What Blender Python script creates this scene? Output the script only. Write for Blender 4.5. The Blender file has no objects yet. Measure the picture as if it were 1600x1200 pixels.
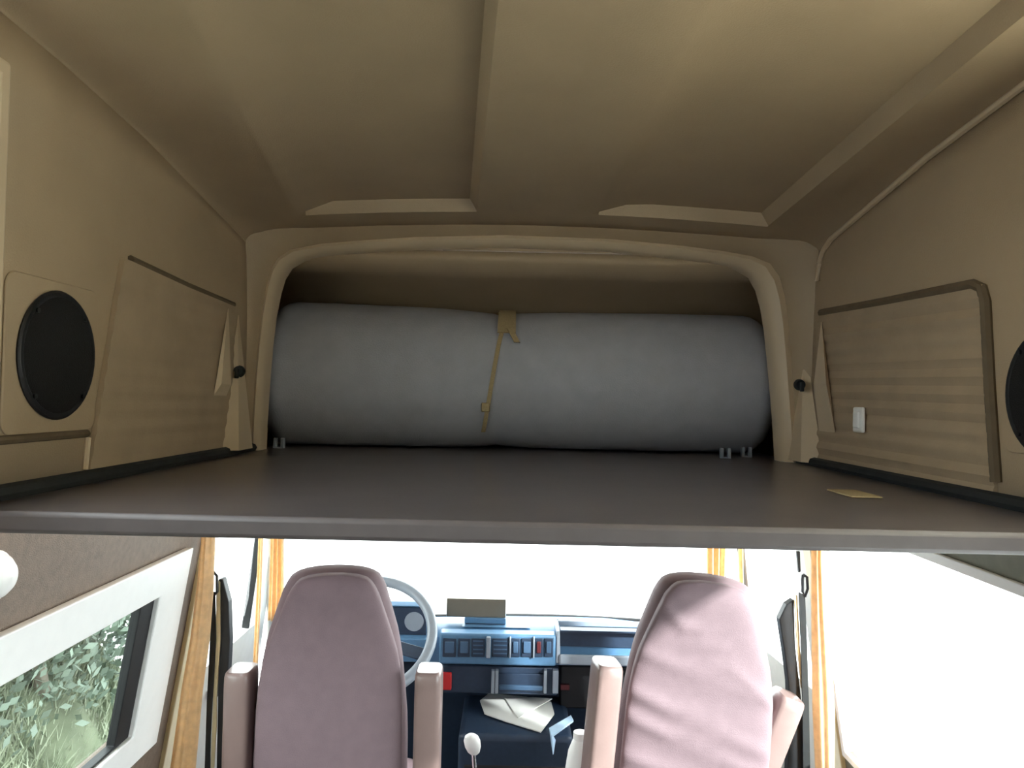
import bpy, bmesh, math, random
from mathutils import Vector, Matrix
random.seed(7)
SC = bpy.context.scene
C = SC.collection
PI = math.pi
R = math.radians
ZC = 1.75                      # eye height above the van floor

# ------------------------------------------------------------------ camera
F = 1200.0
cam_d = bpy.data.cameras.new('camera'); cam = bpy.data.objects.new('camera', cam_d); C.objects.link(cam)
cam_d.sensor_fit = 'HORIZONTAL'; cam_d.sensor_width = 36.0; cam_d.lens = 36.0 * F / 1600.0
cam_d.clip_start = 0.02; cam_d.clip_end = 500
CM = (Matrix.Rotation(R(90 + 1.15), 4, 'X') @ Matrix.Rotation(R(1.25), 4, 'Z'))
CM.translation = Vector((0, 0, ZC))
cam.matrix_world = CM
SC.camera = cam

def ray(px, py):
    return (CM.to_3x3() @ Vector(((px - 800) / F, -(py - 600) / F, -1.0)))
def PY(px, py, y):             # the point of the van at depth y seen at (px, py)
    d = ray(px, py); return Vector((0, 0, ZC)) + d * (y / d.y)
def PX(px, py, x):
    d = ray(px, py); return Vector((0, 0, ZC)) + d * (x / d.x)
def PZ(px, py, z):
    d = ray(px, py); return Vector((0, 0, ZC)) + d * ((z - ZC) / d.z)

# ------------------------------------------------------------------ materials
def lin(c):
    return tuple(((v / 255) / 12.92 if v / 255 <= .04045 else ((v / 255 + .055) / 1.055) ** 2.4) for v in c) + (1,)
def mat(name, rgb, rough=.6, metal=0., var=.12, scale=30., bump=0., bscale=200., spec=.5, trans=0., coat=0.):
    m = bpy.data.materials.new(name); m.use_nodes = True
    nt = m.node_tree; b = nt.nodes['Principled BSDF']
    c = lin(rgb)
    tc = nt.nodes.new('ShaderNodeTexCoord')
    n = nt.nodes.new('ShaderNodeTexNoise'); n.inputs['Scale'].default_value = scale; n.inputs['Detail'].default_value = 4
    nt.links.new(tc.outputs['Object'], n.inputs['Vector'])
    rp = nt.nodes.new('ShaderNodeValToRGB')
    rp.color_ramp.elements[0].position = .3; rp.color_ramp.elements[1].position = .7
    rp.color_ramp.elements[0].color = tuple(v * (1 - var) for v in c[:3]) + (1,)
    rp.color_ramp.elements[1].color = tuple(min(1, v * (1 + var)) for v in c[:3]) + (1,)
    nt.links.new(n.outputs['Fac'], rp.inputs['Fac']); nt.links.new(rp.outputs['Color'], b.inputs['Base Color'])
    b.inputs['Roughness'].default_value = rough; b.inputs['Metallic'].default_value = metal
    b.inputs['Specular IOR Level'].default_value = spec
    if coat: b.inputs['Coat Weight'].default_value = coat
    if bump:
        n2 = nt.nodes.new('ShaderNodeTexNoise'); n2.inputs['Scale'].default_value = bscale; n2.inputs['Detail'].default_value = 3
        nt.links.new(tc.outputs['Object'], n2.inputs['Vector'])
        bp = nt.nodes.new('ShaderNodeBump'); bp.inputs['Strength'].default_value = bump; bp.inputs['Distance'].default_value = .004
        nt.links.new(n2.outputs['Fac'], bp.inputs['Height']); nt.links.new(bp.outputs['Normal'], b.inputs['Normal'])
    if trans:
        tr = nt.nodes.new('ShaderNodeBsdfTranslucent'); nt.links.new(rp.outputs['Color'], tr.inputs['Color'])
        mx = nt.nodes.new('ShaderNodeMixShader'); mx.inputs[0].default_value = trans
        out = nt.nodes['Material Output']
        nt.links.new(b.outputs[0], mx.inputs[1]); nt.links.new(tr.outputs[0], mx.inputs[2]); nt.links.new(mx.outputs[0], out.inputs[0])
    return m
def glass(name, tint):
    m = bpy.data.materials.new(name); m.use_nodes = True
    nt = m.node_tree; nt.nodes.clear()
    out = nt.nodes.new('ShaderNodeOutputMaterial'); mx = nt.nodes.new('ShaderNodeMixShader')
    t = nt.nodes.new('ShaderNodeBsdfTransparent'); t.inputs[0].default_value = tint
    g = nt.nodes.new('ShaderNodeBsdfGlossy'); g.inputs['Roughness'].default_value = .03
    lw = nt.nodes.new('ShaderNodeLayerWeight'); pw = nt.nodes.new('ShaderNodeMath'); pw.operation = 'POWER'; pw.inputs[1].default_value = 5
    mr = nt.nodes.new('ShaderNodeMapRange'); mr.inputs['To Min'].default_value = .03; mr.inputs['To Max'].default_value = .7
    nt.links.new(lw.outputs['Facing'], pw.inputs[0]); nt.links.new(pw.outputs[0], mr.inputs['Value'])
    nt.links.new(mr.outputs[0], mx.inputs[0]); nt.links.new(t.outputs[0], mx.inputs[1]); nt.links.new(g.outputs[0], mx.inputs[2])
    nt.links.new(mx.outputs[0], out.inputs[0])
    return m

M = dict(
    liner=mat('beige_roof_liner', (178, 158, 130), .55, var=.05, scale=6, bump=.15, bscale=350),
    trim=mat('lit_beige_moulding', (212, 192, 162), .45, var=.04, scale=8),  # paler than the liner: light caught by the mouldings is in the colour
    rib=mat('ribbed_beige_panel', (178, 158, 131), .6, var=.06, scale=14, bump=.1),
    carpet=mat('brown_wall_carpet', (124, 108, 95), .6, var=.12, scale=60, bump=.4, bscale=400),
    greygreen=mat('grey_green_lining', (128, 128, 112), .7, var=.08, scale=40),
    board=mat('brown_laminate', (94, 88, 90), .28, var=.12, scale=9, bump=.03, bscale=60),
    board_edge=mat('mauve_edging', (108, 102, 104), .5, var=.06),
    rubber=mat('black_rubber', (22, 23, 26), .55, var=.15),
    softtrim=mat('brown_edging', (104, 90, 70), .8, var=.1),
    darkred=mat('dark_red_plastic', (96, 40, 44), .4, var=.05),
    darktrim=mat('dark_gasket', (34, 38, 40), .8, var=.2),
    white=mat('white_plastic', (252, 252, 250), .4, var=.02),
    whitepaint=mat('white_paint', (228, 228, 222), .35, var=.03),
    black=mat('black_plastic', (26, 28, 32), .5, var=.15, bump=.1),
    grille=mat('speaker_cloth', (16, 16, 18), .85, var=.25, scale=400, bump=.5, bscale=600),
    roll=mat('grey_ticking', (174, 176, 184), .85, var=.05, scale=18, bump=.25, bscale=260),
    web=mat('beige_webbing', (176, 158, 120), .8, var=.1, scale=200, bump=.3),
    seat=mat('mauve_velour', (127, 107, 112), .75, var=.05, scale=25, bump=.25, bscale=420),
    arm=mat('mauve_brown_vinyl', (140, 118, 113), .34, var=.05, scale=20, bump=.05, coat=.35),
    gold=mat('gold_curtain', (240, 213, 172), .75, var=.1, scale=50, bump=.2, trans=.5),
    dash=mat('glare_blue_plastic', (90, 130, 166), .4, var=.06, scale=60, bump=.1, bscale=500),  # dark dash plastic; the blue of the glare is put into its colour
    dashmid=mat('mid_glare_plastic', (70, 98, 128), .45, var=.05),  # middle dash tone, same painted glare blue
    dashdark=mat('dark_glare_plastic', (44, 60, 82), .45, var=.1, scale=60, bump=.1, bscale=500),  # darker dash tone, also tinted blue for glare
    grey=mat('grey_plastic', (150, 160, 172), .3, var=.04),
    chrome=mat('bright_metal', (205, 208, 212), .2, metal=1., var=.03),
    brownscreen=mat('brown_grey_screen', (120, 112, 98), .35, var=.03),
    red=mat('red_plastic', (200, 40, 44), .4, var=.05),
    paper=mat('white_paper', (240, 240, 236), .8, var=.02),
    bluepaper=mat('pale_blue_card', (178, 206, 232), .7, var=.04),
    cream=mat('cream_metal', (214, 200, 160), .4, var=.04),
    sun_diffuser=mat('cream_diffuser', (240, 236, 226), .9, var=.03, scale=80, trans=.95),
    floor=mat('brown_floor', (48, 43, 40), .6, var=.15, scale=20),
    concrete=mat('pale_concrete', (192, 191, 189), .9, var=.06, scale=3),
    leaf=mat('dark_green_leaf', (118, 132, 118), .6, var=.2, scale=2.2),
    grassy=mat('grass_green', (168, 176, 152), .7, var=.2, scale=3),
    bark=mat('pale_bark', (136, 128, 116), .9, var=.25, scale=20),
    earth=mat('dark_earth', (104, 112, 90), .95, var=.3, scale=4),
    clear=glass('clear_glass', (.93, .96, .95, 1)),
    tinted=glass('tinted_glass', (.80, .84, .82, 1)),
)

# ------------------------------------------------------------------ object helpers
ORG = {}
def link(o, parent=None):
    C.objects.link(o)
    if parent is not None: o.parent = parent
def tag(o, label=None, cat=None, group=None, kind=None):
    if label: o['label'] = label
    if cat: o['category'] = cat
    if group: o['group'] = group
    if kind: o['kind'] = kind
    return o
def thing(name, label, cat, loc=(0, 0, 0), group=None, kind=None):
    o = bpy.data.objects.new(name, None); o.empty_display_size = .05; o.location = loc
    link(o); ORG[o.name] = Vector(loc); return tag(o, label, cat, group, kind)
def obj(name, bm, m, parent=None, smooth=True, bevel=0., seg=2, subd=0, solid=0., soff=1., origin=None):
    """bm in van coordinates -> one linked mesh object"""
    org = ORG[parent.name] if parent is not None else (Vector(origin) if origin is not None else Vector((0, 0, 0)))
    bmesh.ops.remove_doubles(bm, verts=bm.verts, dist=1e-5)
    if not solid: bmesh.ops.recalc_face_normals(bm, faces=bm.faces)
    bmesh.ops.translate(bm, verts=bm.verts, vec=-org)
    me = bpy.data.meshes.new(name); bm.to_mesh(me); bm.free()
    ms = m if isinstance(m, (list, tuple)) else [m]
    for k in ms: me.materials.append(k)
    if smooth:
        for p in me.polygons: p.use_smooth = True
    o = bpy.data.objects.new(name, me); link(o, parent)
    if parent is None: o.location = org
    ORG[o.name] = org
    if solid:
        md = o.modifiers.new('solid', 'SOLIDIFY'); md.thickness = solid; md.offset = soff
    if bevel:
        md = o.modifiers.new('bevel', 'BEVEL'); md.width = bevel; md.segments = seg; md.limit_method = 'ANGLE'; md.angle_limit = R(35)
    if subd:
        md = o.modifiers.new('sub', 'SUBSURF'); md.levels = subd; md.render_levels = subd
    if smooth:
        try: me.set_sharp_from_angle(angle=R(38))
        except Exception: pass
    return o
def B(): return bmesh.new()
def box(bm, lo, hi, mtx=None):
    vs = [bm.verts.new((x, y, z)) for x in (lo[0], hi[0]) for y in (lo[1], hi[1]) for z in (lo[2], hi[2])]
    for f in ((0, 1, 3, 2), (4, 6, 7, 5), (0, 4, 5, 1), (2, 3, 7, 6), (0, 2, 6, 4), (1, 5, 7, 3)):
        bm.faces.new([vs[i] for i in f])
    if mtx is not None: bmesh.ops.transform(bm, matrix=mtx, verts=vs)
    return vs
def prism(bm, pts, vec):
    v = Vector(vec); a = [bm.verts.new(p) for p in pts]; b = [bm.verts.new(Vector(p) + v) for p in pts]
    bm.faces.new(a); bm.faces.new(b[::-1])
    for i in range(len(a)):
        j = (i + 1) % len(a); bm.faces.new((a[i], a[j], b[j], b[i]))
def loft(bm, rings, closed=True, cap=True):
    vr = [[bm.verts.new(p) for p in r] for r in rings]
    n = len(vr[0])
    for a, b in zip(vr, vr[1:]):
        for i in range(n if closed else n - 1):
            j = (i + 1) % n; bm.faces.new((a[i], a[j], b[j], b[i]))
    if cap and closed:
        bm.faces.new(vr[0][::-1]); bm.faces.new(vr[-1])
    return vr
def tube(bm, path, r, n=10, cap=True):
    path = [Vector(p) for p in path]; rings = []
    rr = r if isinstance(r, (list, tuple)) else [r] * len(path)
    up = Vector((0, 0, 1))
    for i, p in enumerate(path):
        t = (path[min(i + 1, len(path) - 1)] - path[max(i - 1, 0)]).normalized()
        if abs(t.dot(up)) > .95: up = Vector((1, 0, 0)) if abs(t.x) < .8 else Vector((0, 1, 0))
        s = t.cross(up).normalized(); u = s.cross(t)
        rings.append([p + (s * math.cos(2 * PI * k / n) + u * math.sin(2 * PI * k / n)) * rr[i] for k in range(n)])
    loft(bm, rings, True, cap)
def ribbon(bm, path, side, w, th, nrm):
    """flat strap: path points, side vectors * w, thickness along nrm"""
    rings = []
    for p, s, nn in zip(path, side, nrm):
        p = Vector(p); s = Vector(s).normalized() * w / 2; nn = Vector(nn).normalized() * th
        rings.append([p - s, p + s, p + s + nn, p - s + nn])
    loft(bm, rings)
def disc(bm, c, axis, r, h, n=40, r2=None):
    """cylinder from c along axis"""
    a = Vector(axis).normalized(); q = a.to_track_quat('Z', 'Y').to_matrix()
    r2 = r if r2 is None else r2
    loft(bm, [[Vector(c) + q @ Vector((rad * math.cos(2 * PI * k / n), rad * math.sin(2 * PI * k / n), d)) for k in range(n)] for rad, d in ((r, 0), (r2, h))])
def lathe(bm, c, axis, prof, n=32):
    a = Vector(axis).normalized(); q = a.to_track_quat('Z', 'Y').to_matrix()
    loft(bm, [[Vector(c) + q @ Vector((max(rad, 1e-4) * math.cos(2 * PI * k / n), max(rad, 1e-4) * math.sin(2 * PI * k / n), d)) for k in range(n)] for rad, d in prof])
def superring(cx, cy, z, hx, hy, n=32, e=3.2):
    out = []
    for k in range(n):
        a = 2 * PI * k / n; c, s = math.cos(a), math.sin(a)
        out.append(Vector((cx + hx * math.copysign(abs(c) ** (2 / e), c), cy + hy * math.copysign(abs(s) ** (2 / e), s), z)))
    return out
def lerp(a, b, t): return a + (b - a) * t
def interp(tab, v):
    if v <= tab[0][0]: return tab[0][1]
    for (a, x), (b, y) in zip(tab, tab[1:]):
        if v <= b: return lerp(x, y, (v - a) / (b - a))
    return tab[-1][1]

# ------------------------------------------------------------------ van shell
YB, YF = -1.9, 2.05            # rear wall, bulkhead over the cab
ZS = ZC - .15                  # top of the bed platform
XL, XR = -.70, .78             # upper side walls
def xlow(z): return .86 + .16 * (1.33 - max(z, .55))
def ridge(y): return ZC + interp([(-2, .57), (.3, .545), (1.17, .50), (1.44, .475), (1.95, .40), (2.1, .37)], y)
def roofz(y): return ZC + interp([(-2, .63), (.2, .60), (1.05, .536), (1.92, .462), (2.1, .446)], y)

def wall_grid(ys, zs, pt, holes):
    bm = B(); V = {}
    def v(i, j):
        if (i, j) not in V:
            z = zs[j](ys[i]) if callable(zs[j]) else zs[j]
            V[i, j] = bm.verts.new(pt(ys[i], z))
        return V[i, j]
    for i in range(len(ys) - 1):
        for j in range(len(zs) - 1):
            ym = (ys[i] + ys[i + 1]) / 2
            z0 = zs[j](ym) if callable(zs[j]) else zs[j]; z1 = zs[j + 1](ym) if callable(zs[j + 1]) else zs[j + 1]
            zm = (z0 + z1) / 2
            if any(a < ym < b and c < zm < d for a, b, c, d in holes): continue
            bm.faces.new((v(i, j), v(i + 1, j), v(i + 1, j + 1), v(i, j + 1)))
    return bm
def structure(o, label, cat='wall'):
    return tag(o, label, cat, kind='structure')

# lower side walls (with the big windows)
LW = (.22, 1.90, .90, 1.25)    # window beside the dark glass:  y0 y1 z0 z1
RW = (.15, 2.13, .80, 1.455)
for sgn, nm, h, lab in ((-1, 'wall_left', LW, 'brown carpeted lower side wall of the van above the dark window'),
                        (1, 'wall_right', RW, 'grey green lower side wall of the van around the bright window')):
    ys = sorted({YB, -1.0, h[0], h[1], 2.2}); zs = sorted({0., .55, h[2], h[3], ZS})
    bm = wall_grid(ys, zs, lambda y, z: (sgn * xlow(z), y, z), [h])
    structure(obj(nm, bm, M['carpet'] if sgn < 0 else M['greygreen'], smooth=False, solid=.03, soff=-1 if sgn < 0 else 1), lab)
# upper side walls of the high top (with a window each, mostly behind the viewer)
UW = {-1: (.30, 1.012, ZC + .02, ZC + .42), 1: (.20, .985, ZC - .04, ZC + .44)}
for sgn, nm, x, lab in ((-1, 'wall_left_upper', XL, 'beige upper side wall of the raised roof on the driver side'),
                        (1, 'wall_right_upper', XR, 'beige upper side wall of the raised roof on the passenger side')):
    U = UW[sgn]
    ys = sorted({YB, 0, .3, U[0], .8, U[1], 1.17, 1.3, 1.44, 1.6, 1.8, 1.95, YF + .03}); zs = [ZS - .03, U[2], lambda y: min(U[3], ridge(y) - .02), ridge]
    bm = wall_grid(ys, zs, lambda y, z: (x, y, z), [U])
    structure(obj(nm, bm, M['liner'], solid=.03, soff=-1 if sgn < 0 else 1), lab)
# ceiling with two raised pockets
LP, RP = (-.545, -.098), (.19, .632)
PK, PY0, PY1 = .031, -1.2, 1.92
def pocket(x, y):
    def sm(v, a, b, w): return max(0, min(1, (v - a) / w, (b - v) / w))
    return PK * max(min(max(0, min(1, (x - LP[0]) / .07)), sm(x, *LP, .018)), min(max(0, min(1, (x - RP[0]) / .10)), sm(x, *RP, .018))) * sm(y, PY0, PY1, .007)
EL, ER = -.556, .65            # where the roof starts to round down into the walls
def skew(x, y):                # the raised panels run slightly askew
    d = max(0, min(PY1 - y, 1.0))
    return x + d * interp([(EL, .11), (-.098, .077), (ER, .04)], x)
def ceil_pt(x, y):
    base = roofz(y) - .035 * ((x - .03) / .75) ** 2 + .008
    el, er = skew(EL, y), skew(ER, y)
    if x < EL:
        t = (EL - x) / (EL - XL); X = lerp(el, XL, t); b = roofz(y) - .035 * ((el - .03) / .75) ** 2 + .008
        return Vector((X, y, ridge(y) + (b - ridge(y)) * math.sqrt(max(0, 1 - t * t))))
    if x > ER:
        t = (x - ER) / (XR - ER); X = lerp(er, XR, t); b = roofz(y) - .035 * ((er - .03) / .75) ** 2 + .008
        return Vector((X, y, ridge(y) + (b - ridge(y)) * math.sqrt(max(0, 1 - t * t))))
    return Vector((skew(x, y), y, base + pocket(x, y)))
xs = [EL + (XL - EL) * t for t in (1, .995, .98, .95, .9, .8, .65, .45, .2, 0)]
for a, b in (LP, RP):
    xs += [a, a + .018] + [lerp(a + .018, b - .018, k / 6) for k in range(1, 6)] + [b - .018, b]
xs += [-.04, .03, .1] + [ER + (XR - ER) * t for t in (0, .2, .45, .65, .8, .9, .95, .98, .995, 1)]
xs = sorted(set(xs))
ys = sorted({YB, PY0, PY0 + .007, -.5, 0, .3, .6, .8, 1.0, 1.17, 1.3, 1.44, 1.6, 1.8, PY1 - .007, PY1, 1.95, 1.98, YF + .03})
bm = B(); g = [[bm.verts.new(ceil_pt(x, y)) for x in xs] for y in ys]
for a, b in zip(g, g[1:]):
    for i in range(len(xs) - 1): bm.faces.new((a[i], a[i + 1], b[i + 1], b[i]))
structure(obj('ceiling', bm, M['liner'], solid=.02, soff=1), 'beige moulded roof liner with two shallow raised panels', 'ceiling')
# pale tube painting the highlight that follows the edge of the roof on the passenger side and turns down at the front
pts = [(XR - .004, y, ridge(y)) for y in (-.5, .3, .8, 1.0, 1.17, 1.3, 1.44, 1.6, 1.75, 1.88)]
pts += [(XR - .004, 1.925, ridge(1.925) - .012), (XR - .004, 1.95, ridge(1.95) - .035), (XR - .004, 1.96, ridge(1.95) - .08)]
bm = B(); tube(bm, pts, .007, 8)
structure(obj('roof_highlight', bm, M['trim']), 'slim beige highlight strip along the roof edge above the ribbed panel with the switch', 'trim')

# bulkhead with arched opening
OUT = [(393, 712), (395, 660), (398, 600), (403, 540), (409, 490), (416, 450), (424, 420), (434, 403), (455, 389), (500, 380), (570, 374), (650, 369), (790, 366),
       (950, 372), (1060, 382), (1130, 391), (1175, 399), (1203, 410), (1219, 432), (1227, 462), (1232, 500), (1237, 560), (1241, 620), (1244, 670), (1247, 728)]
INN = [(407, 712), (409, 660), (413, 600), (418, 540), (424, 490), (431, 455), (438, 432), (449, 415), (470, 403), (510, 397), (575, 392), (650, 388), (790, 385),
       (950, 391), (1060, 402), (1122, 410), (1158, 418), (1178, 430), (1189, 450), (1197, 478), (1203, 515), (1208, 565), (1213, 620), (1217, 670), (1220, 728)]
po = [PY(a, b, YF) for a, b in OUT]; pi_ = [PY(a, b, YF) for a, b in INN]
po[0].z = po[-1].z = pi_[0].z = pi_[-1].z = ZS
bm = B(); BO = 1
rect = []
cx, cz = .04, 1.9
for p in po:
    d = Vector((p.x - cx, 0, p.z - cz)); 
    t = min(((-.80 - cx) / d.x if d.x < -1e-6 else (.86 - cx) / d.x if d.x > 1e-6 else 99), ((2.36 - cz) / d.z if d.z > 1e-6 else 99))
    rect.append(Vector((cx + d.x * t, YF - .13, max(ZS, cz + d.z * t))))
rect[0].z = rect[-1].z = ZS
loft(bm, [[Vector((p.x, YF + .002, p.z)) for p in po], [p.lerp(q, .3) + Vector((0, .02, 0)) for p, q in zip(po, rect)], rect], closed=False)
structure(obj('wall_bulkhead', bm, M['liner'], solid=.02, soff=BO), 'beige wall around the arched opening over the cab')
rings = []
for a, b in zip(po, pi_):
    m_ = (a + b) / 2; d = (b - a)
    rings.append([a + Vector((0, .004, 0)), a + d * .12 + Vector((0, -.016, 0)), a + d * .45 + Vector((0, -.022, 0)), a + d * .8 + Vector((0, -.012, 0)), b + Vector((0, .006, 0)), b + Vector((0, .05, 0)), a + Vector((0, .05, 0))])
bm = B(); loft(bm, rings)
structure(obj('trim_2', bm, M['trim']), 'rounded beige frame around the arched opening over the cab', 'trim')
# the nose over the cab that the opening looks into
def nose(x):
    return [(x, YF + .03, ZC + .40), (x, 2.28, ZC + .385), (x, 2.5, ZC + .31), (x, 2.68, ZC + .19), (x, 2.82, ZC + .04), (x, 2.87, ZS - .03)]
bm = B(); prof = [nose(x) for x in (-.82, -.80, -.4, 0, .4, .84, .86)]
loft(bm, prof, closed=False, cap=False)
for k in (0, -1):
    s = nose(prof[k][0][0]); lo = [bm.verts.new((s[0][0], p[1], ZS - .03)) for p in s[:-1]] ; up = [bm.verts.new(p) for p in s]
    for i in range(len(lo) - 1): bm.faces.new((lo[i], lo[i + 1], up[i + 1], up[i]))
    bm.faces.new((lo[-1], up[-1], up[-2]))
structure(obj('wall_nose', bm, M['liner'], solid=.03, soff=1), 'dim beige inner shell of the space over the cab')

bm = B()  # hidden plates added to stop light leaking in around the opening
box(bm, (-.86, 2.075, ZS - .03), (-.695, 2.10, 2.40)); box(bm, (.772, 2.075, ZS - .03), (.90, 2.10, 2.40)); box(bm, (-.695, 2.075, ZC + .402), (.772, 2.10, 2.40))
structure(obj('leak_blocker', bm, M['liner'], smooth=False), 'added beige light stop behind the arched opening', 'trim')

# floor, rear wall, front wall, cab roof
bm = B(); box(bm, (-1.0, YB, -.06), (1.0, 3.25, 0)); structure(obj('floor', bm, M['floor'], smooth=False), 'brown van floor', 'floor')
ys = [-1.02, -.45, .45, 1.02]; zs = [0, 1.15, 1.55, 2.5]
bm = wall_grid(ys, zs, lambda x, z: (x, YB, z), [(-.45, .45, 1.15, 1.55)])
structure(obj('wall_back', bm, M['carpet'], smooth=False, solid=.03, soff=1), 'brown rear wall of the van')
bm = B(); box(bm, (-.9, 2.06, 1.50), (.9, 3.12, 1.5695)); structure(obj('ceiling_cab', bm, M['liner'], smooth=False), 'low beige ceiling of the cab under the bed', 'ceiling')

# ------------------------------------------------------------------ windows
def wpt(sgn, y, z, off): return Vector((sgn * (xlow(z) - off), y, z))
def ring_frame(bm, sgn, o, i, off0, off1, pt=wpt):
    """rectangular frame: o, i = (y0, y1, z0, z1)"""
    def loop(r, off): return [pt(sgn, r[0], r[2], off), pt(sgn, r[1], r[2], off), pt(sgn, r[1], r[3], off), pt(sgn, r[0], r[3], off)]
    L = [[bm.verts.new(p) for p in loop(r, f)] for r, f in ((o, off0), (o, off1), (i, off1), (i, off0))]
    for a, b in zip(L, L[1:] + L[:1]):
        for k in range(4): bm.faces.new((a[k], a[(k + 1) % 4], b[(k + 1) % 4], b[k]))
def pane_box(bm, sgn, r, off0, off1, pt=wpt):
    a = [pt(sgn, y, z, off0) for y, z in ((r[0], r[2]), (r[1], r[2]), (r[1], r[3]), (r[0], r[3]))]
    prism(bm, a, (pt(sgn, r[0], r[2], off1) - a[0]))
def grow(r, d): return (r[0] - d, r[1] + d, r[2] - d, r[3] + d)
# dark window, driver side
w = thing('window_1', 'dark tinted side window with thick white frame showing greenery', 'window', (-.9, 1.06, .9), kind='structure')
bm = B(); ring_frame(bm, -1, (LW[0] - .08, LW[1] + .155, LW[2] - .08, LW[3] + .088), grow(LW, -.004), .0, .022); obj('window_frame', bm, M['white'], w, bevel=.004, smooth=False)
bm = B(); ring_frame(bm, -1, grow(LW, -.005), (LW[0] + .03, LW[1] - .075, LW[2] + .012, LW[3] - .010), -.012, .010); obj('seal', bm, M['rubber'], w, bevel=.003, smooth=False)
bm = B(); pane_box(bm, -1, grow(LW, -.004), -.006, -.002); obj('pane', bm, M['tinted'], w, smooth=False)
# bright window, passenger side
w = thing('window_2', 'large bright side window on the passenger side, blown out white', 'window', (.9, 1.06, .8), kind='structure')
bm = B(); ring_frame(bm, 1, grow(RW, .015), grow(RW, -.006), .0, .012); obj('window_frame', bm, M['white'], w, bevel=.003, smooth=False)
bm = B(); pane_box(bm, 1, grow(RW, -.003), -.012, -.008); obj('pane', bm, M['clear'], w, smooth=False)
# high top windows
for n_, sgn, x in ((3, -1, XL), (4, 1, XR)):
    pt = lambda s, y, z, off: Vector((s * (abs(x) - off), y, z))
    w = thing('window_%d' % n_, 'small high window in the raised roof wall, ' + ('driver side' if sgn < 0 else 'passenger side'), 'window', (x, .2, UW[sgn][2]), kind='structure')
    bm = B(); ring_frame(bm, sgn, grow(UW[sgn], .02), grow(UW[sgn], -.004), .0, .014, pt); obj('window_frame', bm, M['trim'], w, bevel=.005, smooth=False)
    bm = B(); pane_box(bm, sgn, grow(UW[sgn], -.002), -.016, -.012, pt); obj('pane', bm, M['clear'], w, smooth=False)
    if sgn > 0:
        bm = B(); pane_box(bm, sgn, grow(UW[sgn], .004), -.008, -.006, pt); obj('sun_diffuser', bm, M['sun_diffuser'], w, smooth=False)  # unseen cloth added to hold back the sun and spread its glow
w = thing('window_5', 'rear window of the van behind the viewer', 'window', (0, YB, 1.15), kind='structure')
bm = B()
bw = (-.45, .45, 1.15, 1.55)
ptb = lambda s, y, z, off: Vector((y, YB + off, z))
ring_frame(bm, 1, grow(bw, .03), grow(bw, -.005), 0, .015, ptb); obj('window_frame', bm, M['rubber'], w, bevel=.004, smooth=False)
bm = B(); pane_box(bm, 1, grow(bw, -.002), -.016, -.012, ptb); obj('pane', bm, M['clear'], w, smooth=False)

# ------------------------------------------------------------------ cab doors, pillars, windscreen
AL, AR = Vector((-.905, 3.0, 0)), Vector((.835, 3.12, 0))     # foot of the windscreen pillars
def dpt(sgn, y, z, off):
    t = max(0, (y - 2.2) / .85)
    x = lerp(xlow(z), (.90 if sgn < 0 else .845) + .10 * (1.2 - z), min(t, 1.1))
    return Vector((sgn * (x - off), y, z))
for n_, sgn, y1, lab in ((1, -1, 2.97, 'cab door beside the steering wheel'), (2, 1, 3.09, 'cab door beside the passenger seat')):
    hole = (2.30, y1 - .06, .90, 1.46)
    w = thing('door_%d' % n_, lab + ' with a white window', 'door', (sgn * .9, 2.6, .1), kind='structure')
    ys = [2.22, hole[0], 2.6, hole[1], y1]; zs = [.05, .55, hole[2], 1.2, hole[3], 1.52]
    bm = wall_grid(ys, zs, lambda y, z: dpt(sgn, y, z, 0), [hole])
    obj('door_panel', bm, M['whitepaint'], w, smooth=False, solid=.04, soff=-1 if sgn < 0 else 1)
    bm = B(); pane_box(bm, sgn, hole, -.02, -.016, dpt); obj('pane', bm, M['clear'], w, smooth=False)
    yd = 2.80 if sgn < 0 else 2.88
    bm = B(); a = [dpt(sgn, yy, zz, o) for zz, yy, o in ((.9, yd - .006, -.03), (.9, yd + .006, -.03), (.9, yd + .006, -.004), (.9, yd - .006, -.004))]
    b = [dpt(sgn, yy, zz, o) for zz, yy, o in ((1.46, yd - .006, -.03), (1.46, yd + .006, -.03), (1.46, yd + .006, -.004), (1.46, yd - .006, -.004))]
    loft(bm, [a, b]); obj('window_divider', bm, M['rubber'], w, smooth=False, bevel=.002)
    bm = B(); p0 = dpt(sgn, 2.5, .80, .02); box(bm, p0 - Vector((.015, .06, .012)), p0 + Vector((.015, .06, .012))); obj('door_handle', bm, M['black'], w, bevel=.006)
# windscreen
def wsp(u, v):                 # u across, v up
    b = AL.lerp(AR, u); bow = .16 * (1 - (2 * u - 1) ** 2)
    return Vector((b.x * (1 - .05 * v), b.y + bow + .02 - .20 * v, lerp(.84, 1.50, v)))
w = thing('window_6', 'wide windscreen behind the dashboard, blown out white', 'window', (0, 3.15, .84), kind='structure')
bm = B(); loft(bm, [[wsp(k / 16, v) for k in range(17)] for v in (0, .5, 1)], closed=False)
obj('pane', bm, M['clear'], w, solid=.005)
bm = B()
edge = [wsp(k / 16, 0) for k in range(17)] + [wsp(1, v / 4) for v in range(1, 4)] + [wsp(1 - k / 16, 1) for k in range(17)] + [wsp(0, 1 - v / 4) for v in range(1, 4)]
tube(bm, edge + edge[:1], .012, 8, cap=False); obj('seal', bm, M['rubber'], w)
bm = B()
ys = [k / 12 for k in range(13)]
loft(bm, [[Vector((wsp(u, 0).x, wsp(u, 0).y + .02, z)) for u in ys] for z in (0, .4, .835)], closed=False)
structure(obj('wall_front', bm, M['dashdark'], smooth=False, solid=.03), 'dark front wall of the cab under the windscreen')
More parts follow.
